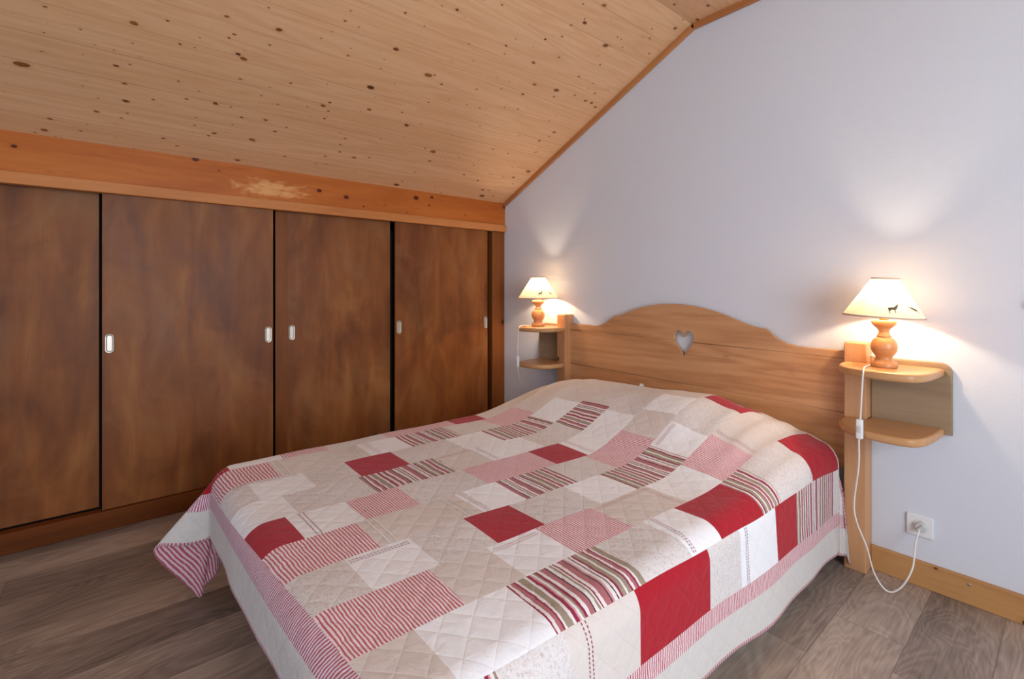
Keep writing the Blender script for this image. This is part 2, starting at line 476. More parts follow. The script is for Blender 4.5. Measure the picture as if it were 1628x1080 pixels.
o = part_local('screw', bm, M_steel, bb, (2.708, -0.0195, 0.076)); o.rotation_euler = (PI / 2, 0, 0)
tag(obj('baseboard_right', bx(0.0, 0.668, -0.02, 0, 0, 0.098, bev=0.004), M_base), kind='structure')

# ------------------------------------------------------------------ wardrobe
wr = empty('fitted_wardrobe', (0, -1.6, 0), 'long built-in wardrobe with dark stained sliding doors under the wooden beam', 'wardrobe')
obj('plinth', bx(-0.06, 0.0, -4.55, -0.001, 0.0, 0.092, bev=0.003), M_plinth, wr)
obj('head_trim', bx(-0.02, 0.022, -4.55, 0.0 - 0.002, ZT0, ZT1, bev=0.004), M_headtrim, wr)
obj('end_post', bx(-0.07, -0.004, -0.122, -0.002, 0.0925, ZT0 - 0.001, bev=0.003), M_lip, wr)
obj('interior_shade_block', bx(-0.59, -0.11, -4.5, -0.005, 0.001, 1.55), M_dark, wr)  # solid near-black block: painted shade behind door gaps, added to stop light leaks
def pull(parent, y, z=0.889, w=0.034, h=0.092, xf=0.0):
    """recessed oblong steel pull"""
    def ring(rw, rh, x, n=12):
        out = []
        r = rw / 2
        for s, cz in ((1, rh / 2 - r), (-1, -(rh / 2 - r))):
            for i in range(n + 1):
                a = PI * i / n + (0 if s > 0 else PI)
                out.append((x, r * math.cos(a), cz + r * math.sin(a)))
        return out
    bm = bmesh.new()
    rs = [ring(w, h, 0.0), ring(w, h, 0.0048), ring(w - 0.003, h - 0.003, 0.0060), ring(w - 0.009, h - 0.009, 0.0056), ring(w - 0.012, h - 0.012, 0.0020), ring(w - 0.017, h - 0.017, 0.0007)]
    V = [[bm.verts.new(p) for p in r] for r in rs]
    for q, (a, b) in enumerate(zip(V, V[1:])):
        n = len(a)
        for i in range(n):
            f = bm.faces.new((a[i], a[(i + 1) % n], b[(i + 1) % n], b[i]))
            if q == 3: f.material_index = 1  # inner wall painted dark as recess shade
    bm.faces.new(V[-1])
    o = part_local('recessed_pull', bm, [M_steel, M_recess_shade], parent, (xf + 0.0061, y, z), smooth=False)
    return o
def sliding_door(y0, y1, xf, mi, pulls, lip=None):
    ztop, zbot = ZT0 + 0.02, 0.094 + (0.002 if xf > -0.02 else 0.006)
    d = obj('sliding_door', bx(xf - 0.018, xf, y0, y1, zbot, ztop, bev=0.0015), M_door[mi], wr)
    for p in pulls: pull(d, p, xf=xf - 0.006)
    if lip:
        obj('edge_strip', bx(xf - 0.017, xf + 0.0012, lip[0], lip[1], zbot + .002, ztop, bev=0.0008), M_lip, d)
FX, BX = -0.012, -0.058
sliding_door(-3.25, -2.463, BX, 0, [-3.12])
sliding_door(-2.452, -1.706, FX, 1, [-2.425, -1.732])
sliding_door(-1.684, -0.962, BX, 2, [-1.594], (-1.684, -1.618))
sliding_door(-0.945, -0.165, FX, 3, [-0.920, -0.186])
sliding_door(-4.02, -3.235, FX, 1, [-3.97, -3.27])
sliding_door(-4.5, -4.0, BX, 2, [-4.1])

# ------------------------------------------------------------------ bed
TX = 1.54
tilt = lambda x: -0.0135 * (x - TX)
bed = empty('double_bed', (TX, -1.0, 0), 'honey pine double bed whose tall scalloped headboard has a heart cut-out', 'bed')
def shear_z(me):
    for v in me.vertices: v.co.z += tilt(v.co.x)
    return me
# headboard boards: heights measured before tilt
def fold(pts): return [(x, z - tilt(x)) for x, z in pts]
top_edge = [(0.742, 0.917), (0.90, 0.914), (0.949, 0.912), (0.985, 0.915), (1.023, 0.924), (1.055, 0.938), (1.085, 0.957), (1.106, 0.974), (1.114, 0.982),
            (1.140, 0.984), (1.171, 0.992), (1.215, 1.010), (1.259, 1.026), (1.31, 1.041), (1.370, 1.053), (1.42, 1.061), (1.475, 1.065), (1.52, 1.067), (1.573, 1.065), (1.63, 1.060), (1.689, 1.050),
            (1.74, 1.038), (1.786, 1.025), (1.858, 0.999), (1.917, 0.978), (1.955, 0.966), (1.975, 0.963), (1.995, 0.962), (2.010, 0.957),
            (2.025, 0.945), (2.042, 0.929), (2.065, 0.913), (2.095, 0.900), (2.132, 0.892), (2.170, 0.889), (2.205, 0.888), (2.345, 0.888)]
top_edge = fold(top_edge)
G1, G2, PB = 0.865, 0.636, 0.402
HX, HZ = 1.583, 0.0
heart = []
for i in range(64):
    t = 2 * PI * i / 64
    hx = 16 * math.sin(t) ** 3; hz = 13 * math.cos(t) - 5 * math.cos(2 * t) - 2 * math.cos(3 * t) - math.cos(4 * t)
    heart.append((HX + hx * 0.057 / 16, 0.851 + (hz + 2.6) * 0.072 / 14.5))
# split heart at G1
up = [p for p in heart if p[1] > G1 + 0.002]; lo = [p for p in heart if p[1] < G1 - 0.002]
up_sorted = sorted(heart[:], key=lambda p: 0)
def arc_above():
    # traverse from left crossing over the top to right crossing
    idx = [i for i, p in enumerate(heart) if p[1] >= G1]
    left = [i for i in idx if i >= 32]; right = [i for i in idx if i < 32]
    return [heart[i] for i in sorted(left)] + [heart[i] for i in sorted(right)]
def arc_below():
    idx = sorted(i for i, p in enumerate(heart) if p[1] < G1)
    return [heart[i] for i in idx][::-1]
ua, lb = arc_above(), arc_below()
ua = [p for p in ua if p[1] > G1 + 0.003]; lb = [p for p in lb if p[1] < G1 - 0.003]
g = 0.0006
bt = [(0.742, G1 + g)] + [(ua[0][0], G1 + g)] + ua + [(ua[-1][0], G1 + g)] + [(2.345, G1 + g)] + top_edge[::-1]
bmid = [(0.742, G2 + g), (2.345, G2 + g), (2.345, G1 - g), (lb[-1][0], G1 - g)] + lb[::-1] + [(lb[0][0], G1 - g), (0.742, G1 - g)]
bbot = [(0.742, PB), (2.345, PB), (2.345, G2 - g), (0.742, G2 - g)]
bm = bmesh.new()
for pl in (bt, bmid, bbot):
    me = slab2d(pl, [], 0.022, 0.0022, 'xz', -0.022)
    bm.from_mesh(me); bpy.data.meshes.remove(me)
me = bpy.data.meshes.new('headboard_panel'); bmesh.ops.recalc_face_normals(bm, faces=bm.faces); bm.to_mesh(me); bm.free()
shear_z(me)
obj('headboard_panel', me, M_head, bed)
for x0, zt in ((0.670, 0.9765), (2.337, 0.9300)):
    bm = bx(x0, x0 + 0.076, -0.085, 0.0 - 0.001, 0.0, zt, bev=0.004)
    obj('headboard_post', bm, M_post, bed)
bm = bmesh.new()
box(bm, 0.98, 2.22, -2.02, -0.06, 0.20, 0.29, bev=0.006)
obj('slatted_base', bm, M_post, bed)
for lx in (1.03, 2.13):
    for ly in (-1.98, -0.14):
        obj('leg', bx(lx, lx + 0.05, ly, ly + 0.05, 0, 0.20, bev=0.003), M_post, bed)
k = NT('mattress_ticking')
M_matt = k.out(k.mix(k.noise(k.coords(), 30, 3), lin(226, 222, 212), lin(236, 233, 226)), 0.9, 0.2)
tag(obj('mattress', bx(0.905, 2.295, -2.09, -0.055, 0.291, 0.468, bev=0.045, seg=4), M_matt, smooth=True),
    'plain mattress under the patchwork quilt', 'mattress')

# ------------------------------------------------------------------ quilt
SH = 0.047
LU = [0.700, 0.81, 0.975, 1.148, 1.32, 1.488, 1.654, 1.818, 1.98, 2.137, 2.30, 2.465]   # patch seams across the bed
SEAM = -2.10           # foot seam
STR, BAND = 0.052, 0.112
U0, U1 = LU[0] - STR - BAND, LU[-1] + STR + BAND
VH = 0.0               # head seam
V0, V1 = SEAM - STR - BAND, VH + STR + 0.06
ATAB = [(0.85, 0.12), (0.95, 0.50), (1.05, 0.74), (1.2, 0.86), (1.4, 0.90), (1.6, 0.90), (1.75, 0.97), (1.88, 1.0), (2.02, 0.82), (2.12, 0.62), (2.2, 0.42), (2.3, 0.20), (2.4, 0.10)]
def interp(tab, x):
    if x <= tab[0][0]: return tab[0][1]
    for (a, p), (b, q) in zip(tab, tab[1:]):
        if x <= b:
            t = (x - a) / (b - a); t = t * t * (3 - 2 * t)
            return p + (q - p) * t
    return tab[-1][1]
def sst(t): t = max(0, min(1, t)); return t * t * (3 - 2 * t)
def bulge(x, y):
    b = sst((y + 0.96) / 0.54)
    if y > -0.34: b *= 1 - 0.42 * sst((y + 0.34) / 0.28)
    return 0.178 * b * interp(ATAB, x)
RX0, RX1, RY0, RY1 = 0.935, 2.265, -2.068, -0.135   # inset rectangle of the flat top
RR = 0.070
def drape(u, v, off=0.0):
    wf = sst((-v - 1.85) / 0.3)
    y = v + 0.09 * (u - 1.95) * wf
    x = u + SH * (max(-2.3, min(y, 0.0)) + 2.0)
    px, py = min(max(x, RX0), RX1), min(max(y, RY0), RY1)
    ox, oy = x - px, y - py
    top = 0.488 + 0.004 * math.sin(5.1 * x + 1.3) * math.sin(4.2 * y) + 0.0022 * math.sin(17 * x + 3 * y) * math.sin(15 * y + 1)
    a, b = abs(ox), abs(oy)
    if a < 1e-9 and b < 1e-9:
        return Vector((px, py, top + bulge(px, py)))
    rho = math.hypot(a, b); th = math.atan2(b, a)
    sx = 1 if ox >= 0 else -1; sy = 1 if oy >= 0 else -1
    if a < 1e-9: az = Vector((0, sy, 0)); phi = 0.03
    elif b < 1e-9: az = Vector((sx, 0, 0)); phi = 0.03
    else:
        pk = {(-1, -1): 0.66, (1, -1): 0.45, (1, 1): 0.42, (-1, 1): 0.3}[(sx, sy)]
        s2 = math.sin(2 * th)
        phi = 0.03 + pk * s2
        t = th / (PI / 2); t = t + 0.12 * math.sin(2 * PI * t)
        if sx < 0 and sy < 0:
            td = math.degrees(th)
            phi = 0.04 + 0.66 * math.exp(-((td - 56) / (12.5 if td < 56 else 20.0)) ** 2) * sst(td / 20) * sst((90 - td) / 14) + 0.10 * math.exp(-((td - 31) / 6.0) ** 2)
            t = (0.62 * sst(td / 34) if td < 34 else 0.62 + 0.38 * ((td - 34) / 56) ** 1.1)
        az = Vector((sx * math.cos(t * PI / 2), sy * math.sin(t * PI / 2), 0))
    rr = (RR if sy < 0 or b < 1e-9 else 0.045) - 0.024 * math.sin(2 * th)
    amax = PI / 2 - phi
    al = min(rho / rr, amax)
    hz = rr * math.sin(al); dz = rr * (1 - math.cos(al))
    rest = rho - rr * al
    if rest > 0:
        hz += rest * math.cos(amax); dz += rest * math.sin(amax)
    # soft waves near the free edge
    wav = 0.0
    if rest > 0:
        amp = min(rest, 0.35) * 0.030
        if b < 1e-9: wav = amp * (math.sin(6.5 * y + 0.6) + 0.4 * math.sin(15 * y + 2))
        elif a < 1e-9: wav = amp * (math.sin(8 * x + 2.2) + 0.5 * math.sin(19 * x))
    p = Vector((px, py, 0)) + az * (hz + wav)
    p.z = top + bulge(px, py) * math.exp(-dz / 0.10) - dz
    if p.y > -0.042: p.y = -0.042 + 0.1 * (p.y + 0.042) if p.y < 0.2 else -0.03
    if p.x > 2.322 and p.y > -0.094: p.y = -0.094
    if p.y > -0.17 and p.x > 2.336: p.x = 2.336 + 0.25 * (p.x - 2.336)
    if p.z < 0.012: p.z = 0.012 + 0.02 * abs(p.z - 0.012)
    return p

R_, Wt, Cr, Fl, Th, Wd, Bo, Bd, Bk, Bi = range(10)
cols = [
 [(-1.95, Wt), (-1.70, Fl), (-1.45, Cr), (-1.2, Th), (-0.95, Wt), (-0.6, Fl), (9, Cr)],
 [(-2.085, R_), (-1.900, Wt), (-1.725, Th), (-1.476, Fl), (-1.125, Th), (-0.95, R_), (9, Cr)],
 [(-1.95, Th), (-1.62, Cr), (-1.44, Wt), (-1.205, Wd), (-0.985, Fl), (-0.78, Th), (9, Cr)],
 [(-2.055, Fl), (-1.883, Wt), (-1.73, Fl), (-1.545, R_), (-1.292, Fl), (-1.105, Wt), (-0.812, Wd), (-0.640, Wt), (9, Cr)],
 [(-1.985, Wt), (-1.745, Fl), (-1.442, Wd), (-1.285, Cr), (-1.02, Wt), (-0.815, Fl), (-0.622, Wd), (-0.40, Cr), (9, Fl)],
 [(-2.02, R_), (-1.852, Wt), (-1.682, Th), (-1.43, Fl), (-1.115, Th), (-0.95, R_), (-0.645, Wt), (-0.46, Fl), (9, Cr)],
 [(-1.880, Th), (-1.565, Cr), (-1.402, Wt), (-1.178, Wd), (-0.972, Fl), (-0.745, Th), (-0.60, Cr), (-0.44, Wt), (9, Cr)],
 [(-1.972, Fl), (-1.805, Wt), (-1.637, Fl), (-1.473, R_), (-1.245, Fl), (-1.073, Wt), (-0.777, Wd), (-0.64, Wt), (-0.395, Fl), (-0.20, R_), (9, Cr)],
 [(-1.838, Th), (-1.675, Cr), (-1.515, Wt), (-1.293, Th), (-1.03, Cr), (-0.825, Wt), (-0.615, Th), (-0.36, Cr), (9, Fl)],
 [(-1.955, Cr), (-1.735, Wt), (-1.450, Wd), (-1.255, Fl), (-1.105, Wt), (-0.845, R_), (-0.715, Wd), (-0.430, Fl), (-0.15, R_), (9, Cr)],
 [(-1.885, Wd), (-1.720, Fl), (-1.497, Cr), (-1.185, R_), (-1.01, Fl), (-0.765, Wt), (-0.590, R_), (-0.20, Wd), (9, Fl)],
]
def unwarp(y, u):
    v = y
    for _ in range(12): v = y - 0.09 * (u - 1.95) * sst((-v - 1.85) / 0.3)
    return v
cols = [[(unwarp(l, (LU[i] + LU[i + 1]) / 2) if l < 0 else l, t) for l, t in c] for i, c in enumerate(cols)]
def cell(u, v):
    if u < U0 + 0.010 or u > U1 - 0.010 or v < V0 + 0.010: return Bi
    if u < LU[0] - STR or u > LU[-1] + STR or v < SEAM - STR or v > VH + STR: return Bd
    if u < LU[0] or u > LU[-1] or v < SEAM or v > VH: return Bo
    for i in range(11):
        if u < LU[i + 1]:
            for lim, t in cols[i]:
                if v < lim: return t
    return Cr
def cuts(lo, hi, marks, step):
    ms = sorted({lo, hi, *[m for m in marks if lo < m < hi]})
    out = [lo]
    for a, b in zip(ms, ms[1:]):
        n = max(1, round((b - a) / step))
        out += [a + (b - a) * i / n for i in range(1, n + 1)]
    return out
us = cuts(U0, U1, LU + [U0 + 0.010, U1 - 0.010, LU[0] - STR, LU[-1] + STR], 0.0115)
vm = sorted({round(l, 4) for c in cols for l, _ in c if l < 0})
vm2 = []
for m in vm:
    if not vm2 or m - vm2[-1] > 0.0035: vm2.append(m)
vs_ = cuts(V0, V1, vm2 + [V0 + 0.010, SEAM - STR, SEAM, VH, VH + STR], 0.0115)

def fabric(name, maker, tint=None):
    k = NT(name)
    uv = k.n('ShaderNodeUVMap').outputs[0]
    s = k.sep(uv)
    weave = k.noise(uv, 900, 2)
    col = maker(k, uv, s)
    # diamond quilting + crinkle
    fz = 0.082
    d1 = k.math('PINGPONG', k.math('ADD', s[0], s[1]), fz / 2)
    d2 = k.math('PINGPONG', k.math('SUBTRACT', s[0], s[1]), fz / 2)
    dd = k.math('MINIMUM', d1, d2)
    puff = k.math('POWER', k.math('MULTIPLY', dd, 2 / fz * 1.6, clamp=True), 0.45)
    cr = k.noise(uv, 26, 4, 0.6, 0.8)
    cr2 = k.noise(k.comb(k.math('MULTIPLY', s[0], 0.5), s[1], 0.0), 75, 3, 0.6)
    h = k.math('ADD', k.math('MULTIPLY', puff, 0.42), k.math('ADD', k.math('MULTIPLY', cr, 0.75), k.math('MULTIPLY', cr2, 0.35)))
    k.bump(h, 0.50, 0.006)
    line = k.math('MULTIPLY', k.math('LESS_THAN', dd, 0.0010), 0.06)
    col = k.mix(line, col, (0.25, 0.2, 0.2, 1), 'MIX')
    k.bsdf.inputs['Sheen Weight'].default_value = 0.15
    return k.out(col, 0.9, 0.15)
def mk_plain(a, b):
    def f(k, uv, s):
        n = k.noise(uv, 60, 3, 0.6)
        return k.mix(n, a, b)
    return f
def mk_thin(axis, period, c1, c2, duty=0.5, jit=0.35):
    def f(k, uv, s):
        w = k.noise(uv, 22, 2)
        w2 = k.noise(uv, 160, 2)
        x = k.math('ADD', s[axis], k.math('ADD', k.math('MULTIPLY', w, period * jit * 3), k.math('MULTIPLY', w2, period * jit * 0.6)))
        fr = k.math('FRACT', k.math('DIVIDE', x, period))
        tri = k.math('MULTIPLY', k.math('ABSOLUTE', k.math('SUBTRACT', fr, 0.5)), 2)
        m = k.math('MULTIPLY_ADD', k.math('SUBTRACT', tri, 1 - duty), 5, 0.5, clamp=True)
        return k.mix(m, c2, c1)
    return f
def mk_wide(k, uv, s):
    w = k.noise(uv, 18, 2); w2 = k.noise(uv, 140, 2)
    x = k.math('ADD', s[1], k.math('ADD', k.math('MULTIPLY', w, 0.012), k.math('MULTIPLY', w2, 0.0035)))
    fr = k.math('FRACT', k.math('DIVIDE', k.math('ADD', x, 0.05), 0.235))
    rose, burg, wh, oli, pk, dk = lin(176, 108, 114), lin(148, 44, 72), lin(232, 226, 226), lin(158, 142, 124), lin(206, 150, 156), lin(98, 64, 66)
    seq = [(oli, 7), (wh, 3), (burg, 4), (pk, 2), (wh, 3), (oli, 2), (burg, 3), (wh, 4), (rose, 6), (dk, 2), (wh, 4), (oli, 3), (wh, 2), (burg, 2), (wh, 4), (rose, 7), (dk, 2),
           (pk, 3), (wh, 4), (dk, 1.6), (wh, 3), (burg, 3), (oli, 5), (wh, 3), (oli, 5), (burg, 2.6), (wh, 3), (rose, 4), (burg, 2), (wh, 3)]
    tot = sum(q for _, q in seq); p = 0; st = []
    for c, q in seq: st.append((p / tot, c)); p += q
    return k.ramp(fr, st, 'CONSTANT')
def mk_floral(k, uv, s):
    a = k.noise(uv, 170, 3, 0.7, 0.8); b = k.noise(k.comb(s[0], s[1], 3.3), 60, 3, 0.6)
    base = k.mix(b, lin(226, 221, 219), lin(215, 209, 208))
    f = k.math('MULTIPLY', k.math('SUBTRACT', a, 0.52), 9, clamp=True)
    c = k.mix(k.math('MULTIPLY', f, 0.5), base, lin(172, 160, 162))
    c2 = k.noise(k.comb(s[0], s[1], 9.1), 130, 2, 0.6, 1.0)
    return k.mix(k.math('MULTIPLY', k.math('MULTIPLY', k.math('SUBTRACT', c2, 0.6), 12, clamp=True), 0.45), c, lin(196, 150, 140))
WHc, WHd = lin(242, 242, 245), lin(234, 235, 240)
Q = [fabric('quilt_red_cotton', mk_plain(lin(176, 28, 44), lin(160, 20, 38))),
     fabric('quilt_white_cotton', mk_plain(WHc, WHd)),
     fabric('quilt_beige_cotton', mk_plain(lin(222, 212, 206), lin(212, 202, 197))),
     fabric('quilt_small_print', mk_floral),
     fabric('quilt_thin_red_stripe', mk_thin(1, 0.0080, lin(192, 96, 108), lin(236, 220, 223), 0.46)),
     fabric('quilt_broad_stripe', mk_wide),
     fabric('quilt_border_stripe_side', mk_thin(1, 0.0085, lin(186, 88, 100), lin(230, 216, 218), 0.48, 0.45)),
     fabric('quilt_plain_band', mk_plain(lin(216, 211, 206), lin(205, 201, 198))),
     fabric('quilt_lining_stripe', mk_thin(1, 0.011, lin(186, 90, 106), lin(222, 196, 204))),
     fabric('quilt_binding', mk_thin(1, 0.011, lin(190, 110, 120), lin(220, 198, 200))),
     fabric('quilt_border_stripe_foot', mk_thin(0, 0.0085, lin(176, 84, 108), lin(226, 212, 222), 0.48, 0.45)),
     fabric('quilt_binding_foot', mk_thin(0, 0.011, lin(190, 110, 120), lin(220, 198, 200)))]
bm = bmesh.new(); UL = bm.loops.layers.uv.new('UVMap')
grid = [[bm.verts.new(drape(u, v)) for v in vs_] for u in us]
for i in range(len(us) - 1):
    for j in range(len(vs_) - 1):
        f = bm.faces.new((grid[i][j], grid[i][j + 1], grid[i + 1][j + 1], grid[i + 1][j]))
        cu, cv = (us[i] + us[i + 1]) / 2, (vs_[j] + vs_[j + 1]) / 2
        t = cell(cu, cv)
        if t == Bo and (cv < SEAM or cv > VH) and not (cu < LU[0] or cu > LU[-1]): t = 10
        if t == Bi and cv < V0 + 0.01: t = 11
        f.material_index = t
        for l, (a, b) in zip(f.loops, ((i, j), (i, j + 1), (i + 1, j + 1), (i + 1, j))):
            l[UL].uv = (us[a], vs_[b])
# make sure normals point outward (up)
bm.normal_update(); bm.faces.ensure_lookup_table()
mid = bm.faces[len(bm.faces) // 2]
if mid.normal.z < 0: bmesh.ops.reverse_faces(bm, faces=bm.faces)
me = bpy.data.meshes.new('patchwork_quilt'); bm.to_mesh(me); bm.free()
quilt = obj('patchwork_quilt', me, Q, smooth=True)
tag(quilt, 'red, white and beige patchwork quilt draped over the bed down to its sides', 'quilt')
sm = quilt.modifiers.new('thickness', 'SOLIDIFY'); sm.thickness = 0.007; sm.offset = -1
# the lining (lower side) is striped all over: offset every slot to slot 12+
for _ in range(12): me.materials.append(Q[8])
sm.material_offset = 12; sm.material_offset_rim = 0

# stitched lines lying on the quilt
def qn(u, v):
    e = 0.004
    p = drape(u, v); a = drape(u + e, v) - drape(u - e, v); b = drape(u, v + e) - drape(u, v - e)
    n = a.cross(b)
    if n.length < 1e-9: return p, Vector((0, 0, 1))
    n.normalize()
    if n.z < -0.2: n = -n
    return p, n
def stitch(bm, a, b, w, dash=None, h=0.0014):
    """ribbon in quilt coordinates from a to b; dash=(on, off)"""
    A, B = Vector(a), Vector(b); ln = (B - A).length; d = (B - A) / ln; s = Vector((-d.y, d.x)) * w / 2
    t = 0.0
    while t < ln - 1e-4:
        on_ = dash[0] if dash else 0.008
        t1 = min(t + on_, ln)
        jit = Vector((-d.y, d.x)) * (random.uniform(-1, 1) * w * 0.25 if dash else 0)
        vs = []
        for tt, sg in ((t, 1), (t, -1), (t1, -1), (t1, 1)):
            q = A + d * tt + s * sg + jit
            p, n = qn(q.x, q.y)
            vs.append(bm.verts.new(p + n * h))
        bm.faces.new(vs)
        t = t1 + (dash[1] if dash else 0)
M_thread = plain('burgundy_thread', lin(150, 46, 76), 0.8)
M_thread2 = plain('pale_red_thread', lin(196, 120, 120), 0.8)
M_tape = plain('white_tape', lin(240, 238, 236), 0.85)
def dbl(what, u0, v0, u1, v1, gap, w, dash):
    bm = bmesh.new()
    d = Vector((u1 - u0, v1 - v0)).normalized(); s = Vector((-d.y, d.x)) * gap / 2
    stitch(bm, (u0 + s.x, v0 + s.y), (u1 + s.x, v1 + s.y), w, dash)
    if not dash:
        obj(what[0], bm, what[1], quilt); bm = bmesh.new()
    stitch(bm, (u0 - s.x, v0 - s.y), (u1 - s.x, v1 - s.y), w, dash)
    obj(what[0], bm, what[1], quilt)
D = (0.0052, 0.0034)
dbl(('running_stitch', M_thread), LU[3] + 0.014, -2.05, LU[3] + 0.014, -1.895, 0.008, 0.0022, D)
dbl(('running_stitch', M_thread), LU[5] + 0.003, -1.968, LU[6] - 0.003, -1.968, 0.011, 0.0022, D)
dbl(('running_stitch', M_thread), LU[7] + 0.022, -1.967, LU[7] + 0.022, -1.812, 0.009, 0.0022, D)
dbl(('running_stitch', M_thread), LU[6] + 0.003, -1.545, LU[7] - 0.003, -1.545, 0.010, 0.0020, D)
dbl(('running_stitch', M_thread), LU[9] + 0.006, -1.222, LU[10] - 0.003, -1.238, 0.009, 0.0022, D)
dbl(('running_stitch', M_thread), LU[10] + 0.003, -0.972, LU[11] - 0.003, -0.972, 0.010, 0.0022, D)
dbl(('running_stitch', M_thread), LU[10] + 0.003, -1.665, LU[11] - 0.003, -1.665, 0.011, 0.0022, D)
dbl(('fine_stitching', M_thread2), LU[8] + 0.018, -1.285, LU[8] + 0.018, -1.035, 0.008, 0.0014, D)
dbl(('fine_stitching', M_thread2), LU[8] + 0.01, -1.055, LU[9] - 0.003, -1.055, 0.008, 0.0014, D)
dbl(('fine_stitching', M_thread2), LU[8] + 0.024, -1.665, LU[8] + 0.024, -1.525, 0.010, 0.0012, None)
dbl(('fine_stitching', M_thread2), LU[7] + 0.024, -0.77, LU[7] + 0.024, -0.650, 0.008, 0.0013, None)
dbl(('fine_stitching', M_thread2), LU[8] + 0.004, -0.590, LU[9] - 0.003, -0.590, 0.010, 0.0014, None)
dbl(('fine_stitching', M_thread2), LU[1] + 0.003, -2.045, LU[2] - 0.003, -2.045, 0.012, 0.0018, None)
dbl(('fine_stitching', M_thread2), LU[4] + 0.016, -1.43, LU[4] + 0.016, -1.295, 0.006, 0.0012, None)
dbl(('fine_stitching', M_thread2), LU[4] + 0.004, -1.26, LU[5] - 0.003, -1.26, 0.009, 0.0012, None)
dbl(('fine_stitching', M_thread2), LU[5] + 0.004, -0.915, LU[6] - 0.003, -0.915, 0.010, 0.0012, None)
dbl(('fine_stitching', M_thread2), LU[2] + 0.004, -1.585, LU[3] - 0.003, -1.585, 0.012, 0.0012, None)
dbl(('tape_line', M_tape), LU[2] + 0.003, -1.92, LU[3] - 0.003, -1.92, 0.020, 0.0035, None)
dbl(('tape_line', M_tape), LU[2] + 0.003, -1.655, LU[3] - 0.003, -1.655, 0.020, 0.0035, None)
dbl(('tape_line', M_tape), LU[6] + 0.003, -1.845, LU[7] - 0.003, -1.845, 0.020, 0.0040, None)
dbl(('tape_line', M_tape), LU[6] + 0.003, -1.605, LU[7] - 0.003, -1.605, 0.020, 0.0040, None)
dbl(('tape_line', M_tape), LU[4] + 0.003, -0.585, LU[5] - 0.003, -0.585, 0.018, 0.0030, None)
# little white care tag at the head edge
p, n = qn(1.345, -0.20)
bm = bmesh.new(); box(bm, -0.011, 0.011, -0.001, 0.001, 0, 0.022, bev=0.0005)
o = part_local('care_tag', bm, M_tape, quilt, p - Vector((0, 0, 0.002))); o.rotation_euler = (0.3, 0.25, 0.4)

# ------------------------------------------------------------------ bedside shelves
OUT_R = [(2.346, -0.0865), (2.341, -0.130), (2.345, -0.175), (2.358, -0.215), (2.381, -0.248), (2.405, -0.268), (2.444, -0.285), (2.505, -0.298), (2.560, -0.296), (2.595, -0.282),
         (2.616, -0.250), (2.628, -0.200), (2.636, -0.120), (2.641, -0.0235)]
sm_ = [tuple(p)[:2] for p in catmull([(x, y, 0) for x, y in OUT_R], 5)]
OUTLINE_R = sm_ + [(2.4150, -0.0235), (2.4150, -0.0865)]
def shelf_unit(mirror, z1, z2, pz0, pz1, label):
    fx = (lambda x: 3.083 - x) if mirror else (lambda x: x)
    ox = fx(2.53)
    t = empty('bedside_shelf', (ox, -0.02, z2), label, 'shelf', 'bedside shelf units')
    xa, xb = sorted((fx(2.4140), fx(2.661)))
    # back panel with one rounded outer top corner
    r = 0.035; pl = [(2.4140, pz0), (2.661, pz0)]
    for i in range(9):
        a = PI / 2 * i / 8
        pl.append((2.661 - r + r * math.cos(a), pz1 - r + r * math.sin(a)))
    pl.append((2.4140, pz1))
    pl = [(fx(x), z) for x, z in pl]
    if mirror: pl = pl[::-1]
    me = slab2d(pl, [], 0.0205, 0.004, 'xz', -0.0118)
    obj('back_panel', me, M_plate, t)
    ol = [(fx(x), y) for x, y in OUTLINE_R]
    if mirror: ol = ol[::-1]
    for z in (z1, z2):
        me = slab2d(ol, [], 0.030, 0.009, 'xy', z - 0.015)
        obj('shelf_board', me, M_shelf, t)
    return t
ZR, ZL = 0.852, 0.892
shelf_unit(False, ZR, 0.628, 0.603, 0.872, 'two-tier pine bedside shelf right of the headboard, above the wall socket')
shelf_unit(True, ZL, 0.650, 0.625, 0.905, 'two-tier pine bedside shelf left of the headboard, beside the wardrobe')

# ------------------------------------------------------------------ lamps
k = NT('parchment_shade')
for nd in list(k.N):
    if nd.type == 'BSDF_PRINCIPLED': k.N.remove(nd)
df = k.n('ShaderNodeBsdfDiffuse'); tl = k.n('ShaderNodeBsdfTranslucent')
nz = k.noise(k.coords(), 200, 2)
cc = k.mix(nz, lin(248, 226, 196), lin(244, 220, 188))
k.L.new(cc, df.inputs[0]); tl.inputs[0].default_value = lin(255, 238, 212)
mx = k.n('ShaderNodeMixShader', i_0=0.17); k.L.new(df.outputs[0], mx.inputs[1]); k.L.new(tl.outputs[0], mx.inputs[2])
k.L.new(mx.outputs[0], k.N['Material Output'].inputs[0])
M_shade = k.m
k = NT('glowing_bulb')
for nd in list(k.N):
    if nd.type == 'BSDF_PRINCIPLED': k.N.remove(nd)
em = k.n('ShaderNodeEmission'); em.inputs[0].default_value = (1, 0.78, 0.5, 1); em.inputs[1].default_value = 10
tr = k.n('ShaderNodeBsdfTransparent'); mx = k.n('ShaderNodeMixShader', i_0=0.85)
k.L.new(em.outputs[0], mx.inputs[1]); k.L.new(tr.outputs[0], mx.inputs[2]); k.L.new(mx.outputs[0], k.N['Material Output'].inputs[0])
M_bulb = k.m
M_print = plain('grey_brown_print', lin(112, 104, 86), 0.9)
M_rim = plain('shade_tape', lin(214, 190, 172), 0.9)
M_brass = plain('dull_brass', lin(170, 140, 90), 0.4, 1.0)
M_cord = plain('white_flex', lin(236, 234, 230), 0.45)
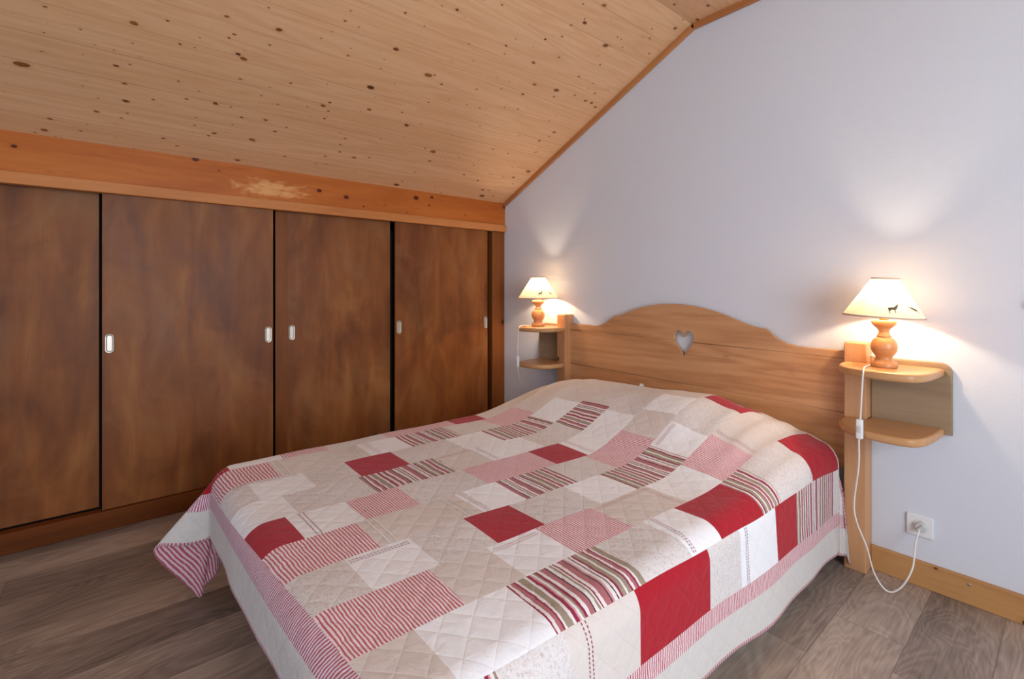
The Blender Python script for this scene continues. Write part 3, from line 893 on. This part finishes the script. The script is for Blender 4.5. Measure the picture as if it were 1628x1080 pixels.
CHAM = [(-0.55, 0.05), (-0.45, 0.22), (-0.2, 0.28), (0.1, 0.30), (0.3, 0.55), (0.38, 0.72), (0.55, 0.9), (0.60, 0.78), (0.52, 0.66), (0.58, 0.55), (0.48, 0.30), (0.40, 0.02),
        (0.28, -0.10), (0.30, -0.35), (0.36, -0.62), (0.27, -0.62), (0.2, -0.35), (0.16, -0.12), (-0.12, -0.12), (-0.22, -0.22), (-0.34, -0.40), (-0.30, -0.55), (-0.18, -0.70), (-0.28, -0.72),
        (-0.42, -0.55), (-0.42, -0.30), (-0.46, -0.12)]
LEAP = [(-0.62, 0.62), (-0.5, 0.48), (-0.38, 0.36), (-0.1, 0.24), (0.2, 0.12), (0.45, -0.06), (0.6, -0.34), (0.62, -0.62), (0.55, -0.60), (0.50, -0.36), (0.36, -0.24), (0.22, -0.26),
        (0.08, -0.44), (0.14, -0.24), (-0.05, -0.1), (-0.25, 0.08), (-0.42, 0.28), (-0.52, 0.4), (-0.66, 0.5)]
LEAF = [(0, 0.6), (0.3, 0.2), (0.5, -0.5), (0.1, -0.2), (-0.3, -0.5), (-0.25, 0.0)]
RB, RT, HB0, HT0 = 0.126, 0.0425, 0.194, 0.337
def table_lamp(x, y, z, cord, label, power, az_cam, plug=None, rs=1.0, lean=0.0, bs=0.81):
    t = empty('table_lamp', (x, y, z), label, 'lamp', 'matching bedside lamps')
    prof = [(0.0, 0.0), (0.050, 0.0), (0.0515, 0.003), (0.0515, 0.015), (0.048, 0.0185), (0.042, 0.021), (0.036, 0.027), (0.0325, 0.034), (0.0325, 0.040), (0.0375, 0.046), (0.045, 0.055), (0.050, 0.066),
            (0.0522, 0.078), (0.050, 0.090), (0.0445, 0.101), (0.036, 0.1095), (0.0325, 0.1120), (0.0300, 0.1128), (0.0272, 0.1138), (0.0300, 0.1150), (0.026, 0.121), (0.0215, 0.129), (0.0205, 0.135), (0.0225, 0.141), (0.0285, 0.1445),
            (0.0250, 0.1455), (0.030, 0.1485), (0.039, 0.155), (0.0465, 0.163), (0.0482, 0.169), (0.0465, 0.176), (0.042, 0.1785), (0.012, 0.1785), (0.0, 0.1785)]
    bm = bmesh.new(); lathe(bm, [(max(r * bs, 0.0005), h) for r, h in prof], 48)
    part_local('lamp_base', bm, M_lampwood, t, (x, y, z), True)
    bm = bmesh.new(); lathe(bm, [(0.014, 0.178), (0.0145, 0.182), (0.0135, 0.205), (0.012, 0.212)], 24)
    part_local('lamp_holder', bm, M_brass, t, (x, y, z), True)
    bm = bmesh.new(); lathe(bm, [(0.010, 0.212), (0.012, 0.220), (0.0175, 0.236), (0.019, 0.248), (0.0165, 0.262), (0.010, 0.271), (0.002, 0.274)], 24)
    part_local('bulb', bm, M_bulb, t, (x, y, z), True)
    n = 72; th = 0.0012
    rb, rt = RB * rs, RT * rs
    bm = bmesh.new(); lathe(bm, [(rb, HB0), (rt, HT0)], n, caps=False)
    sh = part_local('lamp_shade', bm, M_shade, t, (x, y, z), True)
    bm = bmesh.new()
    for r, h in ((rb, HB0), (rt, HT0)):
        lathe(bm, [(r - 0.0016, h - 0.0028), (r + 0.0018, h - 0.0028), (r + 0.0018, h + 0.0030), (r - 0.0016, h + 0.0030), (r - 0.0016, h - 0.0028)], n, caps=False)
    part_local('shade_rim', bm, M_rim, sh, (x, y, z), True)
    bm = bmesh.new()    # wire carrier holding the shade
    for a in (0, 2 * PI / 3, 4 * PI / 3):
        tube(bm, [Vector((0.013 * math.cos(a), 0.013 * math.sin(a), 0.200)), Vector((0.05 * math.cos(a), 0.05 * math.sin(a), 0.262)), Vector(((rt + .006) * math.cos(a), (rt + .006) * math.sin(a), HT0 - 0.008))], 0.0011, 6)
    part_local('shade_carrier', bm, M_brass, sh, (x, y, z))
    if lean:
        sh.rotation_mode = 'AXIS_ANGLE'; sh.rotation_axis_angle = (lean, -math.cos(az_cam), -math.sin(az_cam), 0); sh.location.x += math.sin(az_cam) * lean * 0.26; sh.location.y -= math.cos(az_cam) * lean * 0.26
    # printed animals on the cone
    def printed(shape, az, h, size):
        bm = bmesh.new()
        vs = []
        for px, pz in shape:
            hh = h + pz * size * 0.82; r = rb + (rt - rb) * (hh - HB0) / (HT0 - HB0) + 0.0012
            a = az + px * size / r
            vs.append(bm.verts.new((r * math.cos(a), r * math.sin(a), hh)))
        f = bm.faces.new(vs); bmesh.ops.triangulate(bm, faces=[f])
        part_local('animal_print', bm, M_print, sh, (x, y, z))
    printed(CHAM, az_cam + 0.12, 0.226, 0.0270)
    printed(LEAP, az_cam + 0.72, 0.229, 0.0290)
    printed(LEAF, az_cam + 0.33, 0.262, 0.0065)
    pts = catmull(cord, 8)
    bm = bmesh.new(); tube(bm, pts, 0.0030, 8)
    c = obj('cord', bm, M_cord, t, smooth=True)
    sw = cord[5]; sz = (cord[5][2] - cord[6][2])
    bm = bmesh.new(); box(bm, -0.0105, 0.0105, -0.009, 0.009, -0.036, 0.036, bev=0.004, seg=3)
    s = part_local('inline_switch', bm, M_white, c, ((cord[5][0] + cord[6][0]) / 2, cord[5][1], (cord[5][2] + cord[6][2]) / 2), True)
    bm = bmesh.new(); box(bm, -0.0065, 0.0065, -0.0112, -0.006, -0.012, 0.012, bev=0.002)
    part_local('rocker', bm, M_plug, s, ((cord[5][0] + cord[6][0]) / 2, cord[5][1], (cord[5][2] + cord[6][2]) / 2))
    if plug:
        bm = bmesh.new(); lathe(bm, [(0.0185, 0.0), (0.0185, 0.012), (0.016, 0.017), (0.004, 0.018)], 28)
        box(bm, -0.005, 0.005, -0.016, 0.016, 0.0165, 0.024, bev=0.002)
        o = part_local('plug', bm, M_plug, c, plug, False); o.rotation_euler = (PI / 2, 0.7, 0)
    L = bpy.data.lights.new('bulb_light', 'POINT'); L.energy = power; L.color = (1.0, 0.78, 0.53); L.shadow_soft_size = 0.012
    lo = bpy.data.objects.new('bulb_light', L); COL.objects.link(lo); lo.parent = t; lo.location = (0, 0, 0.262)
    return t
cordR = [(2.446, -0.165, 0.8565), (2.445, -0.210, 0.8565), (2.451, -0.265, 0.8570), (2.455, -0.2985, 0.836), (2.452, -0.303, 0.757), (2.448, -0.303, 0.671), (2.444, -0.303, 0.600), (2.441, -0.296, 0.498), (2.418, -0.26, 0.342),
         (2.421, -0.24, 0.265), (2.445, -0.21, 0.169), (2.462, -0.18, 0.065), (2.498, -0.17, 0.012), (2.537, -0.16, 0.038), (2.567, -0.14, 0.114), (2.565, -0.08, 0.174), (2.566, -0.045, 0.205), (2.571, -0.028, 0.232)]
cordL = [(0.535, -0.172, 0.8965), (0.512, -0.210, 0.8965), (0.508, -0.268, 0.8960), (0.518, -0.3000, 0.876), (0.514, -0.303, 0.78), (0.512, -0.303, 0.692), (0.511, -0.303, 0.620), (0.505, -0.28, 0.539), (0.480, -0.21, 0.44),
         (0.44, -0.13, 0.335), (0.39, -0.06, 0.12), (0.38, -0.05, 0.01)]
def az_to_cam(x, y): return math.atan2(-2.400 - y, 2.969 - x)
table_lamp(2.485, -0.150, ZR + 0.0005, cordR, 'turned pine lamp with lit cream shade on the shelf near the wall socket', 3.9, az_to_cam(2.485, -0.150), plug=(2.572, -0.010, 0.231), lean=0.055)
table_lamp(0.553, -0.150, ZL + 0.0005, cordL, 'turned pine lamp with lit cream shade on the shelf beside the wardrobe', 3.9, az_to_cam(0.553, -0.150), rs=1.11, bs=0.90)

# ------------------------------------------------------------------ wall socket and fitting
so = empty('wall_socket', (2.566, -0.004, 0.231), 'square white wall socket low on the wall with the lamp plug in it', 'socket')
obj('cover_plate', bx(2.526, 2.606, -0.009, -0.0005, 0.190, 0.272, bev=0.003), M_white, so)
bm = bmesh.new(); lathe(bm, [(0.0225, 0.0), (0.0225, 0.0012), (0.0212, 0.0012), (0.0208, -0.002)], 36, caps=False)
o = part_local('socket_ring', bm, M_plug, so, (2.566, -0.0092, 0.231)); o.rotation_euler = (PI / 2, 0, 0)
tag(obj('wall_hook', bx(2.852, 2.880, -0.016, -0.0005, 1.083, 1.108, bev=0.003), plain('dark_metal', lin(84, 90, 96), 0.4, 0.8)),
    'small dark metal fitting on the white wall far right of the lamp', 'wall fitting')
